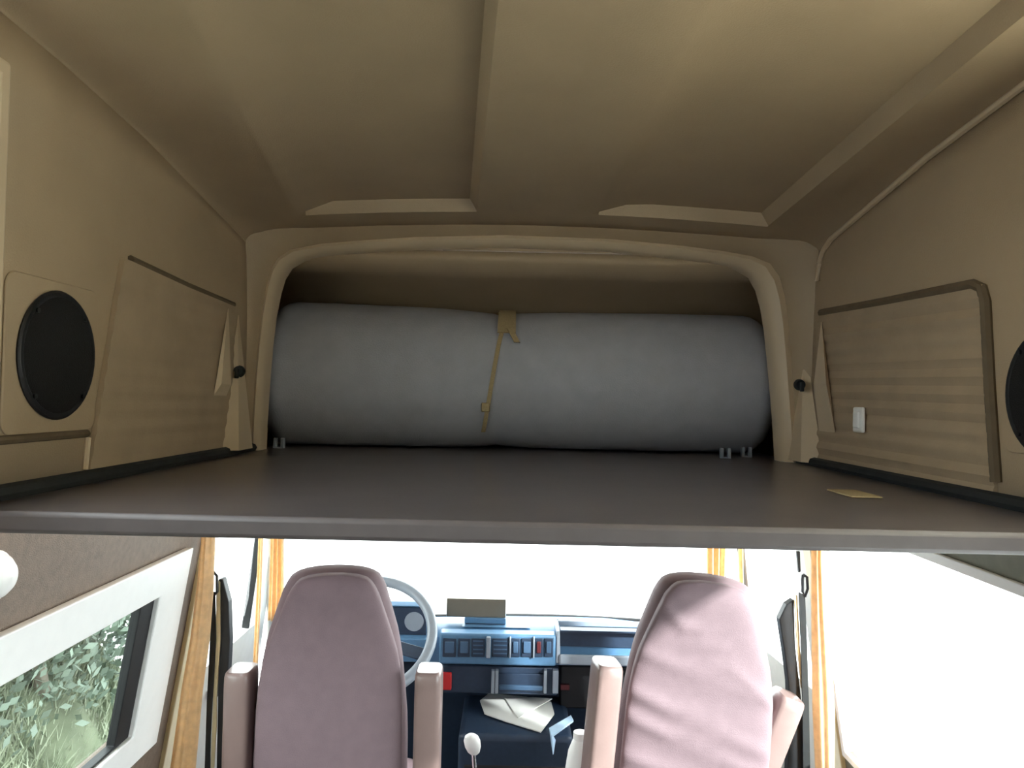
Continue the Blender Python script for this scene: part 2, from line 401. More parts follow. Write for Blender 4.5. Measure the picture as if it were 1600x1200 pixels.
for nm, a, lab in (('trim_3', 0, 'slim windscreen pillar beside the steering wheel'), ('trim_4', 1, 'slim windscreen pillar on the passenger side')):
    bm = B(); s = -1 if a == 0 else 1
    tube(bm, [wsp(a, v) + Vector((s * .022, 0, 0)) for v in (-.1, .3, .7, 1.02)], .018, 10)
    structure(obj(nm, bm, M['whitepaint']), lab, 'pillar')
# door pillars behind the seats
for nm, s, lab in (('trim_5', -1, 'white door pillar behind the driver seat'), ('trim_6', 1, 'white door pillar behind the passenger seat')):
    bm = B()
    loft(bm, [[wpt(s, 2.16, z, -.04), wpt(s, 2.24, z, -.04), wpt(s, 2.24, z, .005), wpt(s, 2.16, z, .012)] for z in (.0, .6, 1.1, 1.55)])
    structure(obj(nm, bm, M['cream'], smooth=False, bevel=.004), lab, 'pillar')

# ------------------------------------------------------------------ upper wall fittings
def uwall(sgn): return XL if sgn < 0 else XR
def plate(bm, sgn, pts, off0, off1):
    """outline of (y, z) on the upper wall, from off0 to off1 inboard"""
    x = uwall(sgn); n = -sgn
    prism(bm, [Vector((x + n * off0, y, z)) for y, z in pts], (n * (off1 - off0), 0, 0))
def rounded(y0, y1, z0, z1, r, n=6):
    out = []
    for cy, cz, a0 in ((y1 - r, z0 + r, -90), (y1 - r, z1 - r, 0), (y0 + r, z1 - r, 90), (y0 + r, z0 + r, 180)):
        for k in range(n + 1):
            a = R(a0 + 90 * k / n); out.append((cy + r * math.cos(a), cz + r * math.sin(a)))
    return out
# speaker boards + ribbed panels
for nm, sgn, ya, yb, lab in (('trim_7', -1, 1.05, 1.286, 'raised beige board carrying the fully visible black speaker'),
                             ('trim_8', 1, 1.0, 1.213, 'raised beige board at the picture edge under the cut-off speaker')):
    bm = B(); plate(bm, sgn, rounded(ya, yb, ZC - .066, ZC + (-.012 if sgn > 0 else .165), .022), 0, .004)
    structure(obj(nm, bm, M['liner'], bevel=.004), lab, 'trim')
for nm, nm2, sgn, c, lab in (('trim_9', 'roof_highlight0', -1, ((1.355, .235), (1.90, .220), (1.90, -.145), (1.262, -.145)), 'plain ribbed beige panel beside the fully visible speaker'),
                             ('roof_highlight1', 'roof_highlight2', 1, ((1.262, .207), (1.93, .235), (1.93, -.145), (1.226, -.145)), 'ribbed beige panel that carries the white switch')):
    bm = B(); x = uwall(sgn); n = -sgn
    rows = 46; rings = []
    for k in range(rows + 1):
        v = k / rows
        a = (lerp(c[3][0], c[0][0], v), lerp(c[3][1], c[0][1], v)); b = (lerp(c[2][0], c[1][0], v), lerp(c[2][1], c[1][1], v))
        off = .010 + ((.0035 if sgn > 0 else .001) * math.sin(v * 2 * PI * 11) if .06 < v < .94 else 0)
        rings.append([Vector((x + n * off, lerp(a[0], b[0], u), ZC + lerp(a[1], b[1], u))) for u in (0, .5, 1)] + [Vector((x + n * .001, b[0], ZC + b[1])), Vector((x + n * .001, a[0], ZC + a[1]))])
    loft(bm, rings)
    structure(obj(nm, bm, M['rib']), lab, 'panel')
    bm = B()
    path = [(c[3][0], c[3][1] + .03), (lerp(c[3][0], c[0][0], .5), lerp(c[3][1], c[0][1], .5)), (c[0][0] - .004, c[0][1] - .03), (c[0][0] + .006, c[0][1] - .006), (c[0][0] + .03, c[0][1] + .004), (lerp(c[0][0], c[1][0], .5), lerp(c[0][1], c[1][1], .5)), (c[1][0], c[1][1])]
    if sgn < 0: path = path[4:]
    tube(bm, [Vector((x + n * .005, y, ZC + z)) for y, z in path], .0095 if sgn > 0 else .007, 8)
    structure(obj(nm2, bm, M['softtrim']), 'dark edging of the ' + lab, 'trim')
bm = B(); tube(bm, [(XL + .004, .80, ZC - .071), (XL + .004, 1.262, ZC - .071)], .0065, 8)  # dark tube stands for the shadow under the speaker board
structure(obj('shadow_line', bm, M['softtrim']), 'dark strip for the shadow under the board below the fully visible speaker', 'trim')
bm = B(); tube(bm, [(XL + .003, 1.268, ZC - .078), (XL + .003, 1.262, ZS + .02)], .005, 8)  # pale tube drawn for the edge that catches light
structure(obj('lit_edge', bm, M['trim']), 'short pale strip for the lit upright edge below the fully visible speaker', 'trim')
def make_speaker(c, sgn, label):
    n = (-sgn, 0, 0)
    t = thing('speaker', label, 'speaker', c, group='round wall speakers'); K = 1.06
    bm = B(); lathe(bm, c, n, [(K * q, w_) for q, w_ in [(.084, 0), (.092, 0), (.093, .003), (.0905, .006), (.086, .0065), (.083, .005), (.082, 0)]], 48); obj('rim', bm, M['black'], t)
    bm = B(); lathe(bm, c, n, [(K * q, w_) for q, w_ in [(.085, .001), (.085, .005), (.065, .007), (.03, .008), (0, .0085)]], 48); obj('grille', bm, M['grille'], t)
    for k in range(4):
        a = R(45 + 90 * k); p = Vector(c) + Vector((-sgn * .005, .088 * math.cos(a), .088 * math.sin(a)))
        bm = B(); disc(bm, p, n, .004, .004, 10); obj('screw', bm, M['black'], t)
    return t
make_speaker((XL + .0045, 1.172, ZC + .052), -1, 'round black speaker on the driver-side wall, whole in view')
# passenger-side speaker sits behind the end of the frame: only its front edge shows
make_speaker((XR - .0045, 1.102, ZC + .026), 1, 'round black speaker on the passenger-side wall, cut off by the picture edge')
# switch
p = PX(1345, 656, XR - .014)
t = thing('light_switch', 'small white rocker switch on the ribbed panel', 'switch', p)
bm = B(); box(bm, p - Vector((.008, .024, .028)), p + Vector((0.0, .024, .028))); obj('switch_plate', bm, M['white'], t, bevel=.004)
bm = B(); box(bm, p - Vector((.013, .013, .018)), p - Vector((.006, -.013, -.018)), None); obj('rocker', bm, M['white'], t, bevel=.003)
# wedge shaped corner mouldings beside the opening
def wedge(bm, sgn, base, apex, out, lift=0.):
    """a rib that grows out of the side wall towards its foot; its broad face looks back into the van.
    base: near and far foot, apex: tip"""
    xw = XL if sgn < 0 else XR
    a = PX(*base[0], xw - sgn * (.001 + lift)); b = PX(*base[1], xw - sgn * (out + lift)); c_ = PX(*apex, xw - sgn * (.002 + lift))
    yb = max(b.y + .03, c_.y + .01)
    rings = []
    for k in range(9):
        v = k / 8; l = a.lerp(c_, v); r = b.lerp(c_, v)
        rings.append([l, r, Vector((r.x, lerp(yb, c_.y + .004, v), r.z)), Vector((l.x, lerp(yb, c_.y + .004, v), l.z))])
    loft(bm, rings)
W = [('roof_highlight3', -1, ((341, 704), (373, 704)), (372, 492), .045, 'wider wedge rib beside the opening, driver side'),
     ('roof_highlight4', -1, ((334, 618), (346, 600)), (356, 482), .012, 'thin wedge rib beside the plain ribbed panel'),
     ('roof_highlight5', 1, ((1285, 725), (1251, 722)), (1256, 512), .045, 'wider wedge rib beside the opening, passenger side'),
     ('roof_highlight6', 1, ((1305, 676), (1291, 600)), (1284, 503), .016, 'thin wedge rib beside the ribbed panel with the switch')]
for nm, sgn, base, apex, out, lab in W:
    bm = B(); wedge(bm, sgn, base, apex, out, .0115 if out < .02 else 0.); structure(obj(nm, bm, M['trim'], smooth=False), 'lit-toned beige ' + lab, 'trim')
for px, py, y, lab in ((371, 580, 1.90, 'small dark catch beside the opening, driver side'), (1252, 601, 1.98, 'small dark catch beside the opening, passenger side')):
    p = PY(px, py, y); t = thing('catch', lab, 'catch', p, group='catches beside the opening')
    bm = B(); disc(bm, p + Vector((0, .014, 0)), (0, -1, 0), .015, .012, 20, .012); obj('body', bm, M['darktrim'], t)
    bm = B(); box(bm, p - Vector((.004, .012, .018)), p + Vector((.004, .002, .006))); obj('lever', bm, M['darktrim'], t, bevel=.002)

# ------------------------------------------------------------------ bed platform
YN = .945
t = thing('bed_platform', 'dark brown bed board across the van under the raised roof', 'bed', (0, 1.9, ZS - .03))
bm = B()
out = [(XL + .004, YN), (XR - .004, YN), (XR - .004, 2.80), (XL + .004, 2.80)]
prism(bm, [Vector((x, y, ZS - .023)) for x, y in out], (0, 0, .023)); obj('board', bm, M['board'], t, smooth=False, bevel=.002)
bm = B(); box(bm, (XL + .003, YN - .012, ZS - .026), (XR - .003, YN, ZS + .001)); obj('edging', bm, M['board_edge'], t, bevel=.006, smooth=True)
for s, x in ((-1, XL + .016), (1, XR - .016)):
    bm = B(); tube(bm, [(x, YN + .01, ZS + .008), (x, 1.6, ZS + .008), (x, YF - .005, ZS + .008)], .013, 8); obj('side_gasket', bm, M['darktrim'], t)
p = PZ(1334, 773, ZS)
bm = B(); box(bm, p + Vector((-.026, -.05, .0005)), p + Vector((.026, .05, .0035))); obj('cover_plate', bm, M['web'], t, bevel=.002)
for px, py in ((436, 700), (1133, 716), (1166, 714)):
    p = PZ(px, py, ZS)
    bm = B(); box(bm, p + Vector((-.014, -.008, 0)), p + Vector((-.006, .008, .028))); box(bm, p + Vector((.006, -.008, 0)), p + Vector((.014, .008, .028))); box(bm, p + Vector((-.014, -.008, 0)), p + Vector((.014, .008, .004)))
    obj('hinge_bracket', bm, M['grey'], t, smooth=False, bevel=.001)

# ------------------------------------------------------------------ mattress roll
t = thing('mattress_roll', 'grey rolled-up mattress tied with a strap in the opening over the cab', 'mattress', (.01, 2.36, ZS))
x0, x1, yc = -.722, .762, 2.355
R0 = .210
xs_ = PY(775, 600, 2.14).x
def roll_r(x):
    e = min(1, (x - x0) / .07, (x1 - x) / .07); e = max(0, e)
    r = R0 * (1 - .35 * (1 - math.sqrt(max(0, 1 - (1 - e) ** 2))))
    top = .008 * math.exp(-((x - xs_) / .12) ** 2) - .012 * (x < xs_) * min(1, (xs_ - x) / .5)
    return r - top - .004 * math.exp(-((x - xs_) / .02) ** 2)
bm = B(); rings = []; NX = 90
for k in range(NX + 1):
    x = x0 + (x1 - x0) * k / NX; r = roll_r(x); rr = []
    for j in range(56):
        a = 2 * PI * j / 56
        wv = 1 + .004 * math.sin(3 * a + 5 * x) + .003 * math.sin(9 * x + 2 * a)
        crease = -.004 * math.exp(-((x + .463) / .006) ** 2) * max(0, math.cos(a - PI - .2))
        y = yc + (r * wv + crease) * math.cos(a) * 1.04; z = ZS + r * wv * math.sin(a) + R0
        # the roll is soft: its underside is pressed flat on the board
        z = max(z, ZS + .004)
        rr.append(Vector((x, y, z)))
    rings.append(rr)
loft(bm, rings); obj('mattress', bm, M['roll'], t)
def on_roll(px, a):            # point on the roll's surface at angle a (pi = towards the viewer)
    x = px; r = roll_r(x) + .004
    return Vector((x, yc + r * math.cos(a) * 1.04, ZS + R0 + r * math.sin(a))), Vector((0, math.cos(a), math.sin(a)))
path = []; nn = []; sd = []
for k in range(40):
    a = R(20) + (R(228) - R(20)) * k / 39
    x = xs_ + interp([(R(90), .0), (R(125), .022), (R(150), .006), (R(228), -.035)], a)
    p, n = on_roll(x, a); path.append(p); nn.append(n); sd.append((1, 0, 0))
bm = B(); ribbon(bm, path, sd, .012, .003, nn); obj('strap', bm, M['web'], t)
# broad folded end of the strap on top and its loose tail
path = []; nn = []; sd = []
for k in range(9):
    a = R(80) + R(62) * k / 8; p, n = on_roll(xs_ + .026, a); path.append(p + n * .003); nn.append(n); sd.append((1, 0, 0))
bm = B(); ribbon(bm, path, sd, .052, .003, nn)
path = []; nn = []
for k in range(6):
    a = R(138) + R(14) * k / 5; p, n = on_roll(xs_ + .034 + .022 * k / 5, a); path.append(p + n * .006); nn.append(n)
ribbon(bm, path, sd[:6], .016, .003, nn)
obj('strap_end', bm, M['web'], t)
p, n = on_roll(xs_ - .028, R(204)); bm = B(); box(bm, p + Vector((-.012, -.008, -.013)), p + Vector((.012, .004, .013))); obj('buckle', bm, M['web'], t, bevel=.003)

# ------------------------------------------------------------------ captain seats
SY = 2.03
DZ = -.030
BH = [(-1.30, .190), (-.96, .190), (-.80, .189), (-.74, .186), (-.69, .180), (-.64, .170), (-.58, .149), (-.53, .131), (-.49, .116), (-.468, .102), (-.455, .088), (-.447, .066), (-.444, .035)]
def crease(x, z):              # soft diagonal folds of a slack cover
    c = 0
    for z0, sl, a, w_ in ((-.68, -.25, .006, .02), (-.80, -.32, .010, .022), (-.865, -.30, .009, .02), (-.95, -.2, .007, .02), (-.60, -.7, .008, .018)):
        d = z - z0 - sl * x; c += a * math.exp(-(d / w_) ** 2) * max(0, .75 - 2.2 * x)
    return c
def seat_parts(t, X, slack=False):
    # cushion of the backrest: rounded, a little wider than the flat panel behind it
    bm = B(); rings = []
    zt = [k / 40 for k in range(41)]
    tab = [(-1.30, .212), (-.86, .206), (-.76, .196), (-.69, .188), (-.62, .176), (-.54, .152), (-.49, .136), (-.465, .120), (-.452, .100), (-.444, .07), (-.441, .03)]
    zz = [-1.30, -1.2, -1.1, -1.0, -.9, -.84, -.78, -.73, -.69, -.65, -.61, -.57, -.53, -.50, -.48, -.465, -.455, -.448, -.443, -.441]
    for z in zz:
        h = interp(tab, z); d = .075 * (1 if z < -.5 else math.sqrt(max(.05, 1 - ((z + .5) / .062) ** 2)))
        yy = SY + .095 + .10 * (z + 1.3) * -.0 + .05 * (-(z + .9)) * -.3
        rings.append(superring(X, yy, ZC + DZ + z, h, max(d, .012), 36, 3.0))
    loft(bm, rings); b = obj('backrest', bm, M['seat'], t)
    bm = B(); rings = []
    zp = [z_ for z_ in zz if z_ <= -.443]
    if slack: zp = [-1.3, -1.15] + [-1.05 + .011 * k for k in range(50)] + [-.49, -.48, -.465, -.455, -.448, -.443]
    for z in zp:
        h = interp(BH, z); d = .038 * (1 if z < -.5 else math.sqrt(max(.1, 1 - ((z + .5) / .065) ** 2)))
        yy = SY + .018 + .05 * (z + .9) * .3
        ring = superring(X, yy, ZC + DZ + z - .002, h, max(d, .012), 72 if slack else 36, 5.0)
        if slack:
            for v in ring:
                if v.y < yy: v.y -= crease(v.x - X, z) - .004
        rings.append(ring)
    loft(bm, rings); obj('back_panel', bm, M['seat'], t)
    bm = B()
    loft(bm, [superring(X, SY + .36, z, hx, hy, 36, 4.) for z, hx, hy in ((.36, .21, .22), (.38, .235, .245), (.50, .24, .25), (.53, .23, .24), (.545, .20, .21))]); obj('seat_cushion', bm, M['seat'], t)
    bm = B(); loft(bm, [superring(X, SY + .33, z, h, h, 28, 4.) for z, h in ((0, .17), (.02, .165), (.06, .12), (.30, .12), (.355, .18))]); obj('pedestal', bm, M['black'], t)
def armrest(t, c, w, d, h, rot=None):
    """folded-up armrest: c = centre of its top"""
    bm = B(); rings = []
    for z, k in ((-h, .96), (-h * .5, 1), (-.03, 1), (-.012, .98), (-.004, .93), (0, .84)):
        rings.append(superring(0, 0, z, w / 2 * k, d / 2 * k, 24, 5.))
    loft(bm, rings)
    m4 = Matrix.Translation(c) @ (rot if rot is not None else Matrix())
    bmesh.ops.transform(bm, matrix=m4, verts=bm.verts)
    a = obj('armrest', bm, M['arm'], t)
    bm = B(); disc(bm, (-w / 2 - .012, 0, -h + .05), (1, 0, 0), .028, w + .024, 20); bmesh.ops.transform(bm, matrix=m4, verts=bm.verts); obj('pivot', bm, M['black'], a)
    return a
XSL = PY(516, 1100, SY).x
s1 = thing('captain_seat', 'mauve captain seat behind the steering wheel, in shade', 'seat', (XSL, SY + .3, 0), group='captain seats in the cab')
seat_parts(s1, XSL)
# passenger seat: the same seat, copied, turned and leaning a little
XSR = PY(1092, 1100, SY).x
s2 = thing('captain_seat', 'brightly lit pinkish captain seat beside the bright side window, with creased cover', 'seat', (XSR, SY + .3, 0), group='captain seats in the cab')
seat_parts(s2, XSR, True)
def turn(o, yaw, lean, dx):    # swivel and lean a backrest about the foot of its rear face
    Rm = (Matrix.Rotation(R(lean), 3, 'Y') @ Matrix.Rotation(R(yaw), 3, 'Z'))
    piv = Vector((0, -.3, ZC - .75)); o.rotation_euler = Rm.to_euler(); o.location = piv - Rm @ piv + Vector((dx, 0, 0))
for ch in s1.children:
    if ch.name.startswith('back'): turn(ch, 9, 0, 0)
for ch in s2.children:
    if ch.name.startswith('back'): turn(ch, -7, 4.5, .006)
a = PY(378, 1043, 2.06); armrest(s1, a, .070, .10, .40)
a = PY(671, 1043, 2.06); armrest(s1, a, .071, .10, .40)
a = PY(949, 1033, 2.06); armrest(s2, a, .072, .10, .40, Matrix.Rotation(R(4.5), 4, 'Y') @ Matrix.Rotation(R(8), 4, 'Z'))
a = PY(1233, 1085, 2.10); armrest(s2, a, .072, .10, .40, Matrix.Rotation(R(21), 4, 'Y'))

# ------------------------------------------------------------------ dashboard
YD = 2.80
def D(px, py, y=YD): return PY(px, py, y)
t = thing('dashboard', 'glare-tinted blue dashboard with switches and open trays below the windscreen', 'dashboard', (0, 2.95, .6))
def xz(px, py, y=YD): p = PY(px, py, y); return p.x, p.z
def dbox(bm, a, b, y0, y1):    # box whose rear face covers pixel a..b at depth y0
    p = PY(a[0], a[1], y0); q = PY(b[0], b[1], y0)
    box(bm, (min(p.x, q.x), y0, min(p.z, q.z)), (max(p.x, q.x), y1, max(p.z, q.z)))
ztop = PY(780, 991, YD).z; zlow = PY(780, 1040, YD).z; zbot = PY(780, 1090, YD).z
xm0 = PY(686, 1010, YD).x; xm1 = PY(869, 1010, YD).x; xt1 = PY(990, 1010, YD).x
# main body with a crowned top running up to the windscreen
bm = B()
sec = [(YD + .05, zlow - .01), (YD + .05, ztop - .03), (YD + .07, ztop - .012), (YD + .12, ztop), (3.0, ztop - .01)]
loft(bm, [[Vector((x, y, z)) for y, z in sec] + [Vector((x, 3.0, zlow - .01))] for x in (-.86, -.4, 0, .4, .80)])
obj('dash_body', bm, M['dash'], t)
bm = B(); ext = [(-.80, 3.06), (.76, 3.10)]
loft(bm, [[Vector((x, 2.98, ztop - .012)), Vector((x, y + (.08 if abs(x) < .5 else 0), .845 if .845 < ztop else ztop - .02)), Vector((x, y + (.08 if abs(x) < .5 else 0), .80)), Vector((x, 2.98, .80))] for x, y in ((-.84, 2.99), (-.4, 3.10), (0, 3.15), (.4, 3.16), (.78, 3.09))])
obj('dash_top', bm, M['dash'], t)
# centre switch panel
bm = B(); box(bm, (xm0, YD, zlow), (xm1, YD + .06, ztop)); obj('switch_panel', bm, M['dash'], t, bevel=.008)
cells = [(692, 712), (716, 734), (737, 757), (769, 794), (799, 812), (815, 832), (836, 848), (851, 864)]
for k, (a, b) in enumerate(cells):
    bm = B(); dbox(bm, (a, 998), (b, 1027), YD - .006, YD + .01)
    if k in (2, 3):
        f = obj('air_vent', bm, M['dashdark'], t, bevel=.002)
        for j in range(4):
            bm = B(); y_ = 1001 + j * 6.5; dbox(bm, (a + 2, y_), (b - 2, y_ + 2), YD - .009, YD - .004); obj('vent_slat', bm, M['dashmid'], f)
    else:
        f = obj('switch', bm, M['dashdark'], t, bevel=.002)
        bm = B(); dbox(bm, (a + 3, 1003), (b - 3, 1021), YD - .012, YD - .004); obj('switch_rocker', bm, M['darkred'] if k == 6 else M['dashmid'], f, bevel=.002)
for a, b in ((760, 766), (796, 798), (833, 835)):
    bm = B(); dbox(bm, (a, 996), (b, 1029), YD - .014, YD + .005); obj('panel_divider', bm, M['grey'], t, bevel=.003)
# open tray in front of the passenger
bm = B()
p0 = PY(875, 986, YD); p1 = PY(988, 1034, YD)
x0_, x1_, zt_, zb_ = p0.x, p1.x, p0.z, p1.z
box(bm, (x0_, YD, zb_ - .012), (x1_ + .25, YD + .14, zb_))
box(bm, (x0_ - .012, YD, zb_ - .012), (x0_, YD + .14, zt_)); box(bm, (x1_ + .25, YD, zb_ - .012), (x1_ + .262, YD + .14, zt_))
box(bm, (x0_, YD + .13, zb_), (x1_ + .25, YD + .14, zt_))
obj('tray', bm, M['grey'], t, smooth=False, bevel=.003)
bm = B(); box(bm, (x0_ + .002, YD + .040, lerp(zb_, zt_, .36)), (x1_ + .24, YD + .049, zt_ + .004)); box(bm, (x0_ + .002, YD - .004, zt_ - .002), (x1_ + .24, YD + .05, zt_ + .004)); obj('tray_shade', bm, M['dashdark'], t, smooth=False)  # dark sheets paint the shade in the upper part of the tray
bm = B(); box(bm, (x0_, YD - .01, zb_ - .014), (x1_ + .25, YD + .004, zb_ + .022)); obj('tray_lip', bm, M['grey'], t, bevel=.005)
# lower console
bm = B(); zl2 = PY(780, 1042, YD + .02).z
box(bm, (PY(690, 1060, YD).x, YD + .03, zbot), (PY(872, 1060, YD).x, YD + .16, zlow - .012)); obj('lower_console', bm, M['dashdark'], t, bevel=.006)
bm = B(); dbox(bm, (776, 1052), (850, 1082), YD + .022, YD + .04); f = obj('ashtray', bm, M['dashdark'], t, bevel=.003)
bm = B(); dbox(bm, (780, 1071), (848, 1080), YD + .012, YD + .03); obj('ashtray_handle', bm, M['dashmid'], f, bevel=.003)
for a, b in ((768, 772), (774, 778), (850, 854), (864, 872)):
    bm = B(); dbox(bm, (a, 1048), (b, 1084), YD + .008, YD + .035); obj('console_strip', bm, M['grey'], t, bevel=.002)
bm = B(); dbox(bm, (688, 1052), (705, 1079), YD + .0, YD + .02); obj('red_button', bm, M['red'], t, bevel=.004)
bm = B(); dbox(bm, (876, 1040), (1010, 1110), YD + .12, YD + .2); f = obj('glove_box', bm, M['black'], t, bevel=.006)
bm = B(); dbox(bm, (876, 1070), (890, 1079), YD + .105, YD + .125); obj('latch', bm, M['darkred'], f, bevel=.002)
# instrument binnacle behind the wheel
bm = B(); p0 = PY(560, 944, 2.86); p1 = PY(668, 995, 2.86)
x0_ = -.70; x1_ = p1.x
sec = [(2.87, p1.z - .06), (2.83, p1.z - .05), (2.83, p1.z), (2.86, p1.z + .006), (2.86, p0.z - .006), (2.845, p0.z), (2.87, p0.z + .012), (2.98, p0.z - .01), (2.98, p1.z - .06)]
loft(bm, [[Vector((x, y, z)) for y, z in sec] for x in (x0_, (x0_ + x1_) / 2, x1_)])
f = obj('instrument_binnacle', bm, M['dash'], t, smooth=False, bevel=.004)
bm = B(); box(bm, (x0_ + .02, 2.852, p1.z + .008), (x1_ - .006, 2.862, p0.z - .008)); obj('instrument_glass', bm, M['dashdark'], f, bevel=.002)
for dx in (.05, .16, .29):
    bm = B(); disc(bm, (x1_ - dx, 2.853, (p0.z + p1.z) / 2), (0, -1, 0), .036, .005, 30, .034); obj('dial', bm, M['grey'] if dx == .05 else M['black'], f)
# box and screen standing on the dash
t2 = thing('dash_box', 'glare-tinted blue box on the dashboard carrying the brown-grey screen', 'box', (-.1, 2.93, ztop))
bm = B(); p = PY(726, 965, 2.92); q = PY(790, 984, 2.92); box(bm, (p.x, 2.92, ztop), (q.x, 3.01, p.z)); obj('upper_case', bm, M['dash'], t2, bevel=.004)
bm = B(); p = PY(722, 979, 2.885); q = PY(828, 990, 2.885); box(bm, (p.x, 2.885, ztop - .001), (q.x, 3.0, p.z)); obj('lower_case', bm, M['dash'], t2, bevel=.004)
bm = B(); p = PY(727, 974, 2.918); q = PY(789, 980, 2.918); box(bm, (p.x, 2.917, q.z), (q.x, 2.925, p.z)); obj('slot', bm, M['dashdark'], t2, bevel=.001)
p = PY(698, 935, 2.93); q = PY(790, 966, 2.93)
t3 = thing('flat_screen', 'plain brown-grey rectangle standing above the middle of the dashboard', 'screen', ((p.x + q.x) / 2, 2.94, q.z))
bm = B(); box(bm, (p.x, 2.93, q.z), (q.x, 2.952, p.z)); obj('housing', bm, M['brownscreen'], t3, bevel=.003)
bm = B(); box(bm, (p.x + .006, 2.9285, q.z + .006), (q.x - .006, 2.931, p.z - .006)); obj('display', bm, M['brownscreen'], t3)

# steering wheel
WC = PY(576, 992, 2.62); 
t = thing('steering_wheel', 'steering wheel, rim paled for skylight, half hidden by the driver seat', 'steering wheel', WC)
tilt = Matrix.Translation(WC) @ Matrix.Rotation(R(42), 4, 'X')
def wheel(bm): bmesh.ops.transform(bm, matrix=tilt, verts=bm.verts); return bm
RW_ = .215
bm = B(); n = 72
loft(bm, [[Vector(((RW_ + .018 * math.cos(b)) * math.cos(a), (RW_ + .018 * math.cos(b)) * math.sin(a), .018 * math.sin(b))) for b in [2 * PI * j / 14 for j in range(14)]] for a in [2 * PI * k / n for k in range(n + 1)]], cap=False)
obj('rim', wheel(bm), M['grey'], t)  # dark rim given a paler grey, skylight put into its colour
for a in (R(200), R(-20), R(270)):
    bm = B(); d = Vector((math.cos(a), math.sin(a), 0)); ribbon(bm, [d * .04 + Vector((0, 0, -.02)), d * .12 + Vector((0, 0, -.012)), d * .212], [(-d.y, d.x, 0)] * 3, .045, .008, [(0, 0, 1)] * 3)
    obj('spoke', wheel(bm), M['dashdark'], t, bevel=.003)
bm = B(); lathe(bm, (0, 0, -.04), (0, 0, 1), [(.05, 0), (.065, .01), (.062, .035), (.04, .045), (0, .047)]); obj('hub', wheel(bm), M['dashdark'], t)
bm = B(); tube(bm, [(0, 0, -.035), (0, 0, -.30)], .03, 16); obj('column', wheel(bm), M['black'], t)

# ------------------------------------------------------------------ engine cover and what lies on it
zE = .60
p = PZ(716, 1148, zE); q = PZ(868, 1148, zE)
t = thing('engine_cover', 'dark engine cover between the two captain seats', 'engine cover', ((p.x + q.x) / 2, 2.8, 0))
bm = B(); box(bm, (p.x, p.y, .01), (q.x + .06, 3.02, zE)); obj('cover', bm, M['dashdark'], t, bevel=.02, seg=4)
bm = B(); box(bm, (p.x + .02, p.y - .004, .30), (q.x + .04, p.y + .01, .50)); obj('carpet_panel', bm, M['black'], t, bevel=.01)
# folded sheet
pp = [PZ(a, b, zE + .004) for a, b in ((750, 1101), (757, 1118), (790, 1128), (845, 1145), (866, 1121), (861, 1105), (822, 1096), (764, 1092))]
bm = B(); up = [Vector((v.x, v.y, v.z + h)) for v, h in zip(pp, (.012, .004, .0, .0, .01, .016, .014, .018))]
prism(bm, up, (0, 0, .004)); bmesh.ops.triangulate(bm, faces=[f for f in bm.faces if len(f.verts) > 4])
t = thing('paper_sheet', 'white folded paper lying on the engine cover under the dashboard', 'paper', pp[3]); obj('sheet', bm, M['paper'], t, smooth=False)
bm = B(); f = [v.lerp(pp[4], .25) + Vector((0, 0, .008 + .010 * k)) for k, v in enumerate((pp[2], pp[7], pp[6], pp[5]))]
prism(bm, [f[0], f[1], f[2], f[3]], (0, 0, .003)); obj('fold', bm, M['paper'], t, smooth=False)
# pale blue bent card
a, b, c_, d_ = PZ(858, 1140, zE + .03), PZ(892, 1120, zE + .03), PZ(896, 1128, zE + .03), PZ(862, 1153, zE + .03)
t = thing('blue_card', 'pale blue bent card beside the white paper on the engine cover', 'card', Vector((a.x, a.y, zE)))
bm = B(); prism(bm, [a, b, c_, d_], (0, 0, .006)); obj('card_face', bm, M['bluepaper'], t, smooth=False)
bm = B(); prism(bm, [a, d_, d_ + Vector((.004, -.012, -.05)), a + Vector((.02, -.005, -.035))], (.003, .003, .001)); obj('card_flap', bm, M['bluepaper'], t, smooth=False)
# gear lever
k = PY(738, 1160, 2.42)
t = thing('gear_lever', 'gear lever, knob whitened for its highlight, rising between the seats', 'lever', Vector((k.x + .03, k.y, 0)))
bm = B(); loft(bm, [superring(k.x + dx, k.y, k.z + dz, w_, w_ * .9, 20, 2.4) for dz, w_, dx in ((-.035, .012, .006), (-.028, .019, .005), (-.012, .025, .002), (.005, .026, -.001), (.018, .021, -.003), (.026, .010, -.003))]); obj('knob', bm, M['white'], t)  # glossy black knob made white, its highlight painted as colour
bm = B(); tube(bm, [k + Vector((.004, 0, -.03)), k + Vector((.02, .0, -.2)), Vector((k.x + .03, k.y, .22))], .007, 10); obj('stick', bm, M['chrome'], t)
bm = B(); lathe(bm, (k.x + .03, k.y, 0), (0, 0, 1), [(.09, 0), (.088, .02), (.06, .08), (.065, .10), (.04, .16), (.044, .18), (.014, .25)], 24); obj('boot', bm, M['black'], t)
# white canister
p = PY(906, 1190, 2.34)
t = thing('canister', 'white rounded canister standing between engine cover and passenger seat', 'canister', Vector((p.x, 2.34, 0)))
zt_ = PY(903, 1142, 2.34).z
bm = B(); lathe(bm, (p.x, 2.34, 0), (0, 0, 1), [(.03, 0), (.042, .01), (.045, .05), (.045, zt_ - .12), (.036, zt_ - .06), (.02, zt_ - .02)], 24); obj('body', bm, M['white'], t)
bm = B(); lathe(bm, (p.x, 2.34, zt_ - .025), (0, 0, 1), [(.021, 0), (.022, .004), (.021, .022), (.012, .026)], 20); obj('lid', bm, M['white'], t)

